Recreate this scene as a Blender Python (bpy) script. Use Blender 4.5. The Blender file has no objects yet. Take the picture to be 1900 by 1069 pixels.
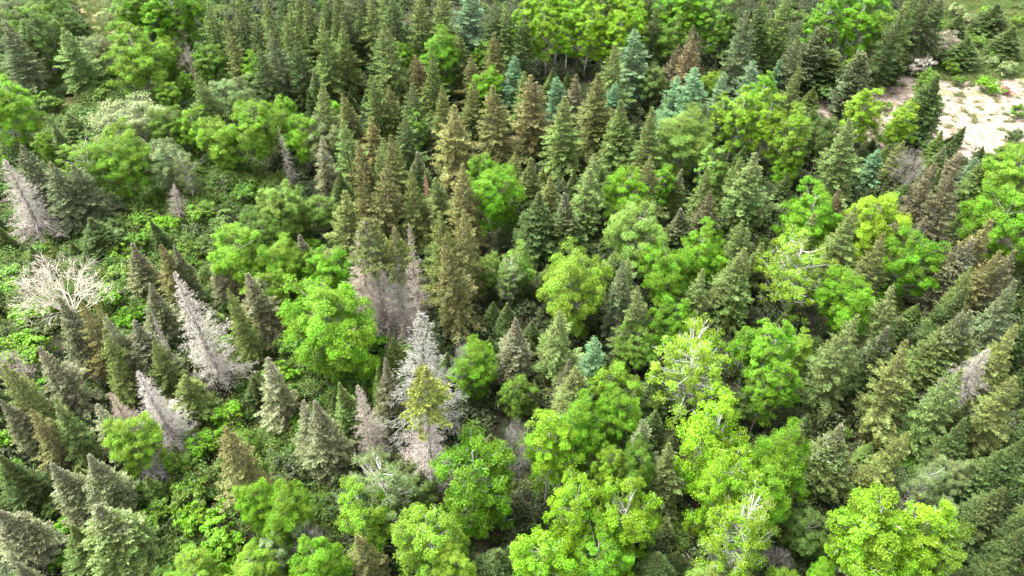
import bpy, math, random
import numpy as np
from mathutils import Vector, Matrix

# ---------------------------------------------------------------- camera, sky, sun, exposure
scene = bpy.context.scene
COL = scene.collection
F_PX, CX, CY = 1420.0, 950.0, 534.5          # focal length and centre in photo pixels (1900 x 1069)
CAM_H, PITCH = 54.0, math.radians(42.2)      # drone height over the ground, degrees below the horizon
cam_d = bpy.data.cameras.new('camera')
cam_d.sensor_width = 36.0
cam_d.lens = 36.0 * F_PX / 1900.0
cam_d.clip_start = 0.5
cam_d.clip_end = 6000.0
cam = bpy.data.objects.new('camera', cam_d)
COL.objects.link(cam)
cam.location = (0, 0, CAM_H)
cam.rotation_euler = (math.pi / 2 - PITCH, 0, 0)
scene.camera = cam

SUN_EL, SUN_AZ = math.radians(62), math.radians(290)   # bright thin overcast, sun high to the left
world = bpy.data.worlds.new('World')
scene.world = world
world.use_nodes = True
wn, wl = world.node_tree.nodes, world.node_tree.links
bg = wn['Background']
sky = wn.new('ShaderNodeTexSky')
sky.sky_type = 'NISHITA'
sky.sun_disc = False
sky.sun_elevation = SUN_EL
sky.sun_rotation = SUN_AZ
sky.air_density = 1.0
sky.dust_density = 4.0
hsv = wn.new('ShaderNodeHueSaturation')      # cloud veil: the blue is washed out
hsv.inputs['Saturation'].default_value = 0.12
wl.new(sky.outputs[0], hsv.inputs['Color'])
wl.new(hsv.outputs[0], bg.inputs['Color'])
bg.inputs['Strength'].default_value = 0.12
sun_d = bpy.data.lights.new('sun', 'SUN')
sun_d.energy = 1.4
sun_d.angle = math.radians(26)
sun_d.color = (1.0, 0.96, 0.88)
sun = bpy.data.objects.new('sun', sun_d)
COL.objects.link(sun)
sd = Vector((math.sin(SUN_AZ) * math.cos(SUN_EL), math.cos(SUN_AZ) * math.cos(SUN_EL), math.sin(SUN_EL)))
sun.location = sd * 100
sun.rotation_euler = sd.to_track_quat('Z', 'Y').to_euler()
vs = scene.view_settings
vs.view_transform = 'Standard'
vs.look = 'None'
vs.gamma = 1.0
vs.exposure = 3.12
vs.use_curve_mapping = False

# ---------------------------------------------------------------- geometry of the view
cp, sp = math.cos(PITCH), math.sin(PITCH)
def ray(px, py):
    u, v = (px - CX) / F_PX, -(py - CY) / F_PX
    return np.array((u, cp + v * sp, -sp + v * cp))      # one unit of depth along the view axis
def terr(x, y):
    return (0.45 * np.sin(x * 0.055 + 1.3) * np.cos(y * 0.047 + 0.4) + 0.28 * np.sin(x * 0.12 - y * 0.09)
            + 0.12 * np.sin(x * 0.31 + y * 0.23 + 2.0))
def hit(px, py, h=0.0):                                  # point at height h over the ground
    d = ray(px, py)
    z = h
    for _ in range(6):
        t = (CAM_H - z) / -d[2]
        p = d * t
        z = terr(p[0], p[1]) + h
    return p[0], p[1], t
def project(x, y, z):
    dy, dz = y, z - CAM_H
    depth = dy * cp - dz * sp
    up = dy * sp + dz * cp
    return CX + F_PX * x / depth, CY - F_PX * up / depth, depth

# ---------------------------------------------------------------- materials
def new_mat(name):
    m = bpy.data.materials.new(name)
    m.use_nodes = True
    nt = m.node_tree
    for n in list(nt.nodes):
        nt.nodes.remove(n)
    out = nt.nodes.new('ShaderNodeOutputMaterial')
    return m, nt, out
def nd(nt, typ, **kw):
    n = nt.nodes.new(typ)
    for k, v in kw.items():
        setattr(n, k, v)
    return n
def math_node(nt, op, a, b=None, clamp=False):
    n = nd(nt, 'ShaderNodeMath', operation=op, use_clamp=clamp)
    for i, v in enumerate((a, b)):
        if v is None: continue
        if isinstance(v, (int, float)): n.inputs[i].default_value = v
        else: nt.links.new(v, n.inputs[i])
    return n.outputs[0]
def mixc(nt, fac, a, b):
    n = nd(nt, 'ShaderNodeMix', data_type='RGBA')
    for s, v in ((n.inputs['Factor'], fac), (n.inputs['A'], a), (n.inputs['B'], b)):
        if isinstance(v, (int, float)): s.default_value = v
        elif isinstance(v, tuple): s.default_value = (*v, 1)
        else: nt.links.new(v, s)
    return n.outputs['Result']
def maprange(nt, v, a, b, c=0.0, d=1.0):
    n = nd(nt, 'ShaderNodeMapRange')
    n.inputs['From Min'].default_value = a; n.inputs['From Max'].default_value = b
    n.inputs['To Min'].default_value = c; n.inputs['To Max'].default_value = d
    nt.links.new(v, n.inputs['Value'])
    return n.outputs[0]

def foliage_mat(name, transl, rough, var, hue, tip=False, fixed=None, spec=0.25):
    """leaf material: each tree's own colour, each leaf and each spray a little different"""
    m, nt, out = new_mat(name)
    oi = nd(nt, 'ShaderNodeObjectInfo')
    rnd = nd(nt, 'ShaderNodeAttribute', attribute_name='rnd').outputs['Fac']
    clump = nd(nt, 'ShaderNodeAttribute', attribute_name='clump').outputs['Fac']
    base = oi.outputs['Color']
    if fixed:
        base = mixc(nt, oi.outputs['Random'], fixed[0], fixed[1])
    if tip:
        gen = nd(nt, 'ShaderNodeTexCoord')
        sep = nd(nt, 'ShaderNodeSeparateXYZ')
        nt.links.new(gen.outputs['Generated'], sep.inputs[0])
        amt = nd(nt, 'ShaderNodeAttribute', attribute_name='tip_amount', attribute_type='OBJECT').outputs['Fac']
        tcol = nd(nt, 'ShaderNodeAttribute', attribute_name='tip_colour', attribute_type='OBJECT').outputs['Color']
        f = math_node(nt, 'ADD', sep.outputs['Z'], math_node(nt, 'MULTIPLY', math_node(nt, 'SUBTRACT', clump, 0.5), 0.5))
        f = maprange(nt, f, 0.70, 1.06)
        f = math_node(nt, 'MULTIPLY', f, amt, clamp=True)
        base = mixc(nt, f, base, tcol)
    # uneven growth: each crown has duller and fresher sides
    geo = nd(nt, 'ShaderNodeNewGeometry')
    nz = nd(nt, 'ShaderNodeTexNoise'); nz.inputs['Scale'].default_value = 0.55 if not fixed else 0.3; nz.inputs['Detail'].default_value = 3
    nt.links.new(geo.outputs['Position'], nz.inputs['Vector'])
    dull = nd(nt, 'ShaderNodeMix', data_type='RGBA', blend_type='MULTIPLY')
    dull.inputs['Factor'].default_value = 1
    nt.links.new(base, dull.inputs['A'])
    dull.inputs['B'].default_value = (0.98, 0.84, 0.88, 1) if (tip or fixed) else (0.70, 0.78, 0.8, 1)
    base = mixc(nt, math_node(nt, 'MULTIPLY', maprange(nt, nz.outputs[0], 0.45, 0.66), 0.75), base, dull.outputs['Result'])
    h = nd(nt, 'ShaderNodeHueSaturation')
    nt.links.new(base, h.inputs['Color'])
    nt.links.new(maprange(nt, clump, 0, 1, 0.5 - hue, 0.5 + hue), h.inputs['Hue'])
    v1 = maprange(nt, rnd, 0, 1, 1 - var, 1 + var)
    v2 = maprange(nt, clump, 0, 1, 1 - var * 0.7, 1 + var * 0.7)
    nt.links.new(math_node(nt, 'MULTIPLY', v1, v2), h.inputs['Value'])
    b = nd(nt, 'ShaderNodeBsdfPrincipled')
    b.inputs['Roughness'].default_value = rough
    b.inputs['Specular IOR Level'].default_value = spec
    nt.links.new(h.outputs[0], b.inputs['Base Color'])
    tr = nd(nt, 'ShaderNodeBsdfTranslucent')
    nt.links.new(h.outputs[0], tr.inputs['Color'])
    mx = nd(nt, 'ShaderNodeMixShader')
    mx.inputs[0].default_value = transl
    nt.links.new(b.outputs[0], mx.inputs[1])
    nt.links.new(tr.outputs[0], mx.inputs[2])
    nt.links.new(mx.outputs[0], out.inputs['Surface'])
    return m

def bark_mat(name, c1, c2, scale=6.0, by_object=False):
    m, nt, out = new_mat(name)
    tc = nd(nt, 'ShaderNodeTexCoord')
    mp = nd(nt, 'ShaderNodeMapping')
    mp.inputs['Scale'].default_value = (1, 1, 0.35)
    nt.links.new(tc.outputs['Object'], mp.inputs[0])
    nz = nd(nt, 'ShaderNodeTexNoise')
    nz.inputs['Scale'].default_value = scale
    nz.inputs['Detail'].default_value = 4
    nt.links.new(mp.outputs[0], nz.inputs['Vector'])
    c = mixc(nt, maprange(nt, nz.outputs[0], 0.35, 0.65), c1, c2)
    if by_object:
        oi = nd(nt, 'ShaderNodeObjectInfo')
        mm = nd(nt, 'ShaderNodeMix', data_type='RGBA', blend_type='MULTIPLY')
        mm.inputs['Factor'].default_value = 1
        nt.links.new(c, mm.inputs['A']); nt.links.new(oi.outputs['Color'], mm.inputs['B'])
        c = mm.outputs['Result']
    b = nd(nt, 'ShaderNodeBsdfPrincipled')
    b.inputs['Roughness'].default_value = 0.9
    b.inputs['Specular IOR Level'].default_value = 0.15
    nt.links.new(c, b.inputs['Base Color'])
    bp = nd(nt, 'ShaderNodeBump')
    bp.inputs['Strength'].default_value = 0.5
    bp.inputs['Distance'].default_value = 0.03
    nt.links.new(nz.outputs[0], bp.inputs['Height'])
    nt.links.new(bp.outputs[0], b.inputs['Normal'])
    nt.links.new(b.outputs[0], out.inputs['Surface'])
    return m

M = {
    'needle': foliage_mat('needles', 0.22, 0.6, 0.42, 0.014, tip=True, spec=0.12),
    'larch': foliage_mat('larch_needles', 0.3, 0.7, 0.25, 0.02),
    'leaf': foliage_mat('broad_leaves', 0.34, 0.5, 0.40, 0.012, spec=0.15),
    'under': foliage_mat('undergrowth_leaves', 0.33, 0.55, 0.35, 0.03, fixed=((0.052, 0.108, 0.012), (0.092, 0.142, 0.026))),
    'seedling': foliage_mat('painted_shade_undergrowth', 0.15, 0.6, 0.35, 0.02, fixed=((0.022, 0.038, 0.011), (0.040, 0.058, 0.017))),  # darker undergrowth: shade between the trees is put into the leaf colour
    'grass': foliage_mat('grass_blades', 0.3, 0.6, 0.3, 0.03, fixed=((0.08, 0.12, 0.03), (0.17, 0.17, 0.07))),
    'dead': bark_mat('weathered_dead_wood', (0.95, 0.95, 0.95), (0.6, 0.6, 0.6), 3.0, by_object=True),
    'bark': bark_mat('conifer_bark', (0.10, 0.08, 0.06), (0.19, 0.16, 0.13)),
    'grey_bark': bark_mat('grey_bark', (0.17, 0.15, 0.125), (0.30, 0.28, 0.25)),
    'white_bark': bark_mat('aspen_bark', (0.26, 0.26, 0.23), (0.44, 0.43, 0.40), 4.0),
}

# ---------------------------------------------------------------- mesh helpers
class MB:
    """collects quads/tubes, becomes one mesh"""
    def __init__(self):
        self.v, self.f, self.r, self.c = [], [], [], []
        self.n = 0
    def quads(self, P, rnd, clump):                       # P: (N,4,3)
        P = np.asarray(P, dtype=np.float32)
        k = len(P)
        self.v.append(P.reshape(-1, 3))
        self.f.append(np.arange(self.n, self.n + 4 * k).reshape(-1, 4))
        self.n += 4 * k
        self.r.append(np.asarray(rnd, dtype=np.float32)); self.c.append(np.asarray(clump, dtype=np.float32))
    def tube(self, pts, rads, sides=4):
        pts = np.asarray(pts, dtype=float); m = len(pts)
        t = np.gradient(pts, axis=0)
        t /= np.linalg.norm(t, axis=1)[:, None] + 1e-9
        ref = np.array((0.0, 0.0, 1.0)) if abs(t[0][2]) < 0.8 else np.array((1.0, 0.0, 0.0))
        a = np.cross(t, ref); a /= np.linalg.norm(a, axis=1)[:, None] + 1e-9
        b = np.cross(t, a)
        ang = np.linspace(0, 2 * np.pi, sides, endpoint=False)
        ring = (pts[:, None, :] + np.asarray(rads)[:, None, None] *
                (np.cos(ang)[None, :, None] * a[:, None, :] + np.sin(ang)[None, :, None] * b[:, None, :]))
        self.v.append(ring.reshape(-1, 3).astype(np.float32))
        i = np.arange(m - 1)[:, None] * sides + self.n
        j = np.arange(sides)[None, :]; j2 = (j + 1) % sides
        q = np.stack([i + j, i + j2, i + sides + j2, i + sides + j], -1).reshape(-1, 4)
        self.f.append(q); self.n += m * sides
        z = np.full(len(q), 0.5, dtype=np.float32)
        self.r.append(z); self.c.append(z)
    def mesh(self, name, mat, smooth=False):
        me = bpy.data.meshes.new(name)
        if self.n:
            V = np.concatenate(self.v); Fq = np.concatenate(self.f)
            me.vertices.add(len(V)); me.vertices.foreach_set('co', V.ravel())
            me.loops.add(Fq.size); me.loops.foreach_set('vertex_index', Fq.ravel().astype(np.int32))
            me.polygons.add(len(Fq))
            me.polygons.foreach_set('loop_start', (np.arange(len(Fq)) * 4).astype(np.int32))
            if smooth: me.polygons.foreach_set('use_smooth', np.ones(len(Fq), dtype=bool))
            me.update(calc_edges=True)
            for nm, arr in (('rnd', self.r), ('clump', self.c)):
                me.attributes.new(nm, 'FLOAT', 'FACE').data.foreach_set('value', np.concatenate(arr))
        me.materials.append(mat)
        return me

def unit(v):
    return v / (np.linalg.norm(v, axis=-1, keepdims=True) + 1e-9)

def blades(p, u, n, L, w):
    """pointed blades from p along u, lying across n"""
    b = unit(np.cross(u, n))
    L = np.asarray(L)[:, None]; w = np.asarray(w)[:, None]
    return np.stack([p, p + u * L * 0.45 + b * w, p + u * L, p + u * L * 0.45 - b * w], 1)

def conifer(seed, H, R, kind):
    """spruce / fir / larch / pine / dead; returns trunk, crown, branch meshes"""
    g = np.random.default_rng(seed)
    trunk, crown, limbs = MB(), MB(), MB()
    wob = g.uniform(-0.012, 0.012, 2) * H
    zs = np.linspace(-0.15, H * 0.985, 9)
    tr = 0.013 * H * (1 - np.clip(zs / H, 0, 1)) ** 0.8 + 0.012
    pts = np.stack([wob[0] * np.sin(zs / H * 3), wob[1] * np.sin(zs / H * 2.2 + 1) - wob[1] * math.sin(1), zs], 1)
    trunk.tube(pts, tr, 7)
    def axis(z):
        return np.array((wob[0] * math.sin(z / H * 3), wob[1] * math.sin(z / H * 2.2 + 1) - wob[1] * math.sin(1), z))
    dead = kind in ('dead', 'deadfine')
    limbs.tube(pts[2:], tr[2:] * 0.7, 5)                   # the wood the limbs grow from
    z0 = {'spruce': 0.10, 'fir': 0.04, 'larch': 0.12, 'pine': 0.05, 'dead': 0.10, 'deadfine': 0.05, 'top': 0.60}[kind] * H
    z = z0
    top = 0.99 * H
    step0 = {'spruce': 0.42, 'fir': 0.27, 'larch': 0.36, 'pine': 0.30, 'dead': 0.38, 'deadfine': 0.34, 'top': 0.34}[kind] * H / 14.0
    sect = g.uniform(0.45 if seed > 106 and kind == 'spruce' else 0.62, 1.18, 7)
    lump = g.uniform(0, 6.28, 4)
    while z < top:
        t = (z - 0.0) / H
        tc = max(0.0, (z - z0 * 0.6) / (H - z0 * 0.6))
        if kind == 'fir':
            prof = (1 - tc) ** 0.62 * (1 - 0.62 * min(1, max(0, tc - 0.55) / 0.35))
        elif kind == 'pine':
            prof = max(0.05, (1 - tc ** 2.2)) ** 0.75
        elif kind == 'larch':
            prof = (1 - tc) ** 0.72 * 0.95 * (1 + 0.25 * math.sin(tc * 31 + lump[2]))
        else:
            prof = (1 - tc) ** 0.80 * (1 - 0.3 * min(1, max(0, tc - 0.65) / 0.25))
        if tc < 0.2: prof *= 0.72 + 1.4 * tc
        prof *= 1 + 0.14 * math.sin(tc * 19 + lump[0]) * (0.4 if kind == 'fir' else 1)
        nb = int(g.integers(5, 7)) if prof > 0.2 else 5
        if kind == 'fir': nb += 1
        ph0 = g.uniform(0, 6.28)
        for k in range(nb):
            phi = ph0 + k * 6.283 / nb + g.uniform(-0.35, 0.35)
            s_i = (phi % 6.283) / 6.283 * 7
            sc = sect[int(s_i) % 7] * (1 - s_i % 1) + sect[(int(s_i) + 1) % 7] * (s_i % 1)
            sc *= 1 + 0.20 * math.sin(2 * phi + tc * 11 + lump[1])
            if kind == 'fir': sc = 1 + (sc - 1) * 0.4
            if kind == 'top' and g.random() > (tc - 0.36) * 3.5: continue
            Lb = R * prof * sc * g.uniform(0.8, 1.1) + 0.05
            if kind in ('spruce', 'larch', 'dead') and g.random() < 0.10: Lb *= 0.55
            el = {'spruce': 0.75 * tc - 0.22, 'fir': 0.85 * tc - 0.12, 'larch': 0.5 * tc - 0.05, 'pine': 0.45 + 0.4 * tc,
                  'dead': 0.7 * tc - 0.30, 'deadfine': 0.8 * tc - 0.2, 'top': 0.75 * tc - 0.2}[kind] + g.uniform(-0.2, 0.2)
            dr, up = (0.16, 0.14) if not dead else (0.22, 0.10)
            o = axis(z + g.uniform(-0.1, 0.1))
            rad = np.array((math.cos(phi), math.sin(phi), 0.0))
            side = np.array((-math.sin(phi), math.cos(phi), 0.0))
            bend = g.uniform(-0.12, 0.12)
            def P(s):
                s = np.atleast_1d(s)[:, None]
                return (o + rad * (s * Lb * math.cos(el)) + side * (bend * s ** 2 * Lb)
                        + np.array((0, 0, 1.0)) * (Lb * (math.sin(el) * s - dr * s ** 2 + up * s ** 3)))
            ss = np.linspace(0, 1, 5)
            bp_ = P(ss)
            rb = (0.006 + 0.010 * Lb) * (1 - 0.85 * ss)
            limbs.tube(bp_, rb * (1.7 if dead else 1), 3)
            cl = g.random()
            # side twigs
            dens = {'spruce': 14, 'fir': 16, 'larch': 14, 'pine': 13, 'dead': 6.5, 'deadfine': 8, 'top': 13}[kind]
            nt_ = max(5, int(dens * Lb))
            s = np.sort(g.uniform(0.12 if kind != 'dead' else 0.2, 1.0, nt_)); s[-1] = 1.0
            base = P(s)
            tang = unit(P(np.clip(s + 0.03, 0, 1.03)) - P(s - 0.03))
            sg = np.where(g.random(nt_) < 0.5, -1.0, 1.0)
            ang = g.uniform(0.5, 1.05, nt_); ang[-1] = 0.0
            lat = unit(np.cross(tang, np.array((0, 0, 1.0))))
            u = unit(tang * np.cos(ang)[:, None] + lat * (sg * np.sin(ang))[:, None]
                     + np.array((0, 0, 1.0)) * (g.uniform(-0.22, 0.30, nt_) if not dead else g.uniform(-0.3, 0.15, nt_))[:, None])
            lt = (0.20 + 0.42 * (1 - s) * Lb * g.uniform(0.5, 1.0, nt_)) * g.uniform(0.8, 1.25, nt_)
            small = min(1.0, 0.35 + Lb / 0.9)
            lt = np.clip(lt, 0.16, 0.62) * small
            if kind == 'larch':
                u = unit(u + np.array((0, 0, -0.55)) * g.uniform(0.2, 1, nt_)[:, None])
            nrm = unit(np.array((0, 0, 1.0)) + g.normal(0, 0.5, (nt_, 3)))
            wd = {'spruce': 0.052, 'fir': 0.043, 'larch': 0.042, 'pine': 0.055, 'dead': 0.013, 'deadfine': 0.014, 'top': 0.056}[kind]
            target = limbs if dead else crown
            r1 = g.random(nt_); c1 = np.clip(cl + g.normal(0, 0.12, nt_), 0, 1)
            target.quads(blades(base, u, nrm, lt, wd * g.uniform(0.7, 1.2, nt_)), r1, c1)
            # twiglets off every twig
            for fr, rep in ((0.35, 1.0), (0.62, 0.8), (0.85, 0.6)):
                for sgn in (-1, 1):
                    b2 = base + u * (lt * fr)[:, None]
                    lat2 = unit(np.cross(u, nrm))
                    u2 = unit(u * 0.65 + lat2 * sgn * 0.75 + g.normal(0, 0.25, (nt_, 3)) + np.array((0, 0, 0.10 if not dead else 0.0)))
                    n2 = unit(nrm + g.normal(0, 0.5, (nt_, 3)))
                    l2 = np.clip(lt * 0.5 * rep, 0.10 * small, 0.4) * g.uniform(0.7, 1.3, nt_)
                    keep = (lt > 0.24) | (g.random(nt_) < 0.55)
                    if dead: keep &= g.random(nt_) < (0.25 if kind == 'dead' else 0.36)
                    if keep.any():
                        target.quads(blades(b2[keep], u2[keep], n2[keep], l2[keep], wd * 0.8 * g.uniform(0.7, 1.2, keep.sum())),
                                     g.random(keep.sum()), c1[keep])
            if not dead and kind != 'larch':                # bushy shoot ends
                ne = 7 if prof > 0.25 else 3
                e0 = np.repeat(P(0.93), ne, 0) + g.normal(0, 0.05, (ne, 3))
                ue = unit(tang[-1] * 0.7 + g.normal(0, 0.5, (ne, 3)) + np.array((0, 0, 0.45)))
                crown.quads(blades(e0, ue, unit(g.normal(0, 1, (ne, 3))), g.uniform(0.16, 0.34, ne) * small, np.full(ne, wd)), g.random(ne), np.full(ne, cl))
        z += step0 * g.uniform(0.75, 1.25) * (0.55 + 0.45 * min(1, prof * 2.0))
    # leader shoot
    tipm = limbs if dead else crown
    p = np.repeat(axis(H * 0.93)[None], 6, 0)
    u = unit(np.array((0, 0, 1.0)) + g.normal(0, 0.12, (6, 3)))
    tipm.quads(blades(p, u, unit(g.normal(0, 1, (6, 3))), np.full(6, 0.075 * H), np.full(6, 0.035 if not dead else 0.02)), g.random(6), np.full(6, .5))
    return trunk, crown, limbs

def broadleaf(seed, H, R, cb, ncl, lpc, leaf, cr, kind):
    """round / aspen / sparse / willow / bush; crown from cb*H to H"""
    g = np.random.default_rng(seed)
    trunk, crown, limbs = MB(), MB(), MB()
    zc, hz = H * (1 + cb) / 2, H * (1 - cb) / 2
    wob = g.uniform(-0.03, 0.03, 2) * H
    def axis(t):
        t = np.atleast_1d(t)
        return np.stack([wob[0] * np.sin(t * 2.6), wob[1] * np.sin(t * 3.4), t * H], 1)
    ts = np.linspace(-0.01, 0.72 if kind == 'sparse' else 0.88, 10)
    tr0 = 0.008 * H + 0.02
    if kind == 'bush': tr0 = 0.03
    trunk.tube(axis(ts), tr0 * (1 - 0.93 * np.clip(ts, 0, 1)) + 0.008, 7)
    limbs.tube(axis(ts[1:-1]), (tr0 * (1 - 0.93 * np.clip(ts, 0, 1)) + 0.008)[1:-1] * 0.7, 5)
    lob = g.uniform(0, 6.28, 6)
    def env(phi, el):
        return (1 + 0.16 * math.sin(2 * phi + lob[0]) + 0.13 * math.sin(3 * phi + lob[1] + 2 * el) + 0.12 * math.sin(5 * phi + 3 * el + lob[2]))
    subs = [(0.55 * R * math.cos(a_), 0.55 * R * math.sin(a_), g.uniform(0.72, 0.92)) for a_ in np.arange(5) * 1.2566 + lob[3]] + [(0, 0, 1.0)]
    C = []
    tries = 0
    mind = cr * (1.05 if kind != 'bush' else 0.8)
    while len(C) < ncl and tries < ncl * 40:
        tries += 1
        d = unit(g.normal(0, 1, 3))
        phi, el = math.atan2(d[1], d[0]), math.asin(d[2])
        r = g.random() ** 0.30 * env(phi, el)
        if d[2] < -0.2 and g.random() < 0.45: continue
        zz = zc + d[2] * hz * r * 0.92
        rr = R * r
        if kind in ('aspen',):                             # spindle, fuller low down
            tt = (zz - cb * H) / (H - cb * H)
            rr *= 1.18 - 0.45 * tt
        c = np.array((d[0] * rr * 0.9, d[1] * rr * 0.9, zz))
        if kind == 'limbed':                               # several leaders, each with its own pointed crown
            sx_, sy_, tp = subs[int(g.integers(0, 6))]
            tt = g.random() ** 0.8
            zz = H * (cb + (tp - cb) * tt)
            wr = R * 0.56 * (1.05 - 0.8 * tt ** 1.6) * g.random() ** 0.4
            c = np.array((sx_ * (0.75 + 0.25 * tt) + wr * math.cos(phi), sy_ * (0.75 + 0.25 * tt) + wr * math.sin(phi), zz))
        c[:2] += axis(min(0.9, zz / H))[0][:2]
        if zz > H * 0.985: continue
        if C and min(np.sum((np.array(C) - c) ** 2, 1)) < mind ** 2 * (0.6 if tries < ncl * 15 else 0.25): continue
        C.append(c)
    C = np.array(C)
    for c in C:
        hr = math.hypot(c[0], c[1])
        ta = np.clip((c[2] - hr * g.uniform(0.5, 1.1)) / H, max(0.05, cb * 0.75), 0.88)
        if kind == 'bush': ta = g.uniform(0.0, 0.25)
        a = axis(ta)[0]
        mid = a * 0.45 + c * 0.55 + np.array((0, 0, -0.10 * hr)) + g.normal(0, 0.06 * (hr + 0.3), 3)
        s = np.linspace(0, 1, 6)[:, None]
        pts = a * (1 - s) ** 2 + 2 * mid * s * (1 - s) + c * s ** 2
        r0 = (0.012 + 0.012 * hr) * (1.25 if kind in ('sparse', 'limbed') else 1)
        limbs.tube(pts, r0 * (1 - 0.8 * s[:, 0]), 4)
        nt_ = 6 if kind != 'sparse' else 14                # twigs in the clump
        p = pts[g.integers(2, 6, nt_)]
        u = unit(unit(c - a) * 0.8 + g.normal(0, 0.6, (nt_, 3)) + np.array((0, 0, 0.25)))
        limbs.quads(blades(p, u, unit(g.normal(0, 1, (nt_, 3))), cr * g.uniform(0.6, 1.3, nt_), np.full(nt_, 0.012)), np.full(nt_, .5), np.full(nt_, .5))
        if lpc <= 0: continue
        n = int(lpc * g.uniform(0.6, 1.35))
        clr = cr * g.uniform(0.75, 1.25)
        q = g.normal(0, 1, (n, 3)); q = unit(q) * (g.random(n) ** 0.45)[:, None]
        sub = unit(g.normal(0, 1, (7, 3))) * 0.62            # each clump is itself a bunch of sprays
        q = q * 0.52 + sub[g.integers(0, 7, n)]
        out = unit(np.array((c[0], c[1], (c[2] - zc) * R / hz + 0.4)))
        pos = c + q * clr * np.array((1, 1, 0.72))
        nrm = unit(q * 0.5 + out * 0.5 + np.array((0, 0, 0.55)) + g.normal(0, 0.55, (n, 3)))
        uu = unit(np.cross(nrm, g.normal(0, 1, (n, 3))))
        vv = np.cross(nrm, uu)
        sz = leaf * g.uniform(0.65, 1.35, n)[:, None]
        Pq = np.stack([pos - uu * sz, pos + vv * sz * 0.62 - uu * sz * 0.1, pos + uu * sz, pos - vv * sz * 0.62 - uu * sz * 0.1], 1)
        crown.quads(Pq, g.random(n), np.clip(g.random() + g.normal(0, 0.1, n), 0, 1))
    return trunk, crown, limbs

def bare_tree(seed, H, R, fork):
    """leafless broadleaf: forking limbs down to fine twigs"""
    g = np.random.default_rng(seed)
    trunk, limbs = MB(), MB()
    trunk.tube([(0, 0, -0.1), (0.03, 0.02, H * fork * 0.5), (0.0, 0.05, H * fork)], [0.024 * H, 0.020 * H, 0.018 * H], 8)
    def grow(p, d, L, r, lev):
        n = 4
        pts = [p]
        dd = d
        for i in range(n):
            dd = unit(dd + g.normal(0, 0.11, 3) + np.array((0, 0, 0.03)))
            pts.append(pts[-1] + dd * L / n)
        limbs.tube(pts, np.linspace(r, r * 0.5, n + 1), 5 if lev < 2 else 3)
        if lev >= 4:
            k = 5
            P_ = np.array(pts)[g.integers(1, n + 1, k)]
            u = unit(dd + g.normal(0, 0.5, (k, 3)))
            limbs.quads(blades(P_, u, unit(g.normal(0, 1, (k, 3))), L * g.uniform(0.5, 1.0, k), np.full(k, 0.014)), np.full(k, .5), np.full(k, .5))
            return
        for i in range(3 if lev else 4):
            s = g.integers(2, n + 1)
            a = unit(g.normal(0, 1, 3)); a = unit(a - dd * a.dot(dd))
            sp_ = g.uniform(0.45, 0.95)
            nd_ = unit(dd * math.cos(sp_) + a * math.sin(sp_) + np.array((0, 0, 0.08)))
            grow(pts[s], nd_, L * g.uniform(0.55, 0.8), r * g.uniform(0.42, 0.6), lev + 1)
        grow(pts[-1], dd, L * 0.7, r * 0.5, lev + 1)
    k = 8
    for i in range(k):
        ph = 6.283 * i * 0.382 + g.uniform(-0.2, 0.2)
        tilt = (0.45, 1.2, 0.8)[i % 3] + g.uniform(-0.12, 0.12)
        d = np.array((math.cos(ph) * math.sin(tilt), math.sin(ph) * math.sin(tilt), math.cos(tilt)))
        grow(np.array((0, 0.05, H * fork * g.uniform(0.75, 1.0))), d, 0.38 * (R * math.sin(tilt) + H * (1 - fork) * math.cos(tilt)), 0.0115 * H, 1)
    grow(np.array((0, 0.05, H * fork * 0.98)), np.array((0, 0, 1.0)), H * (1 - fork) * 0.40, 0.009 * H, 1)
    return trunk, MB(), limbs
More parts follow.
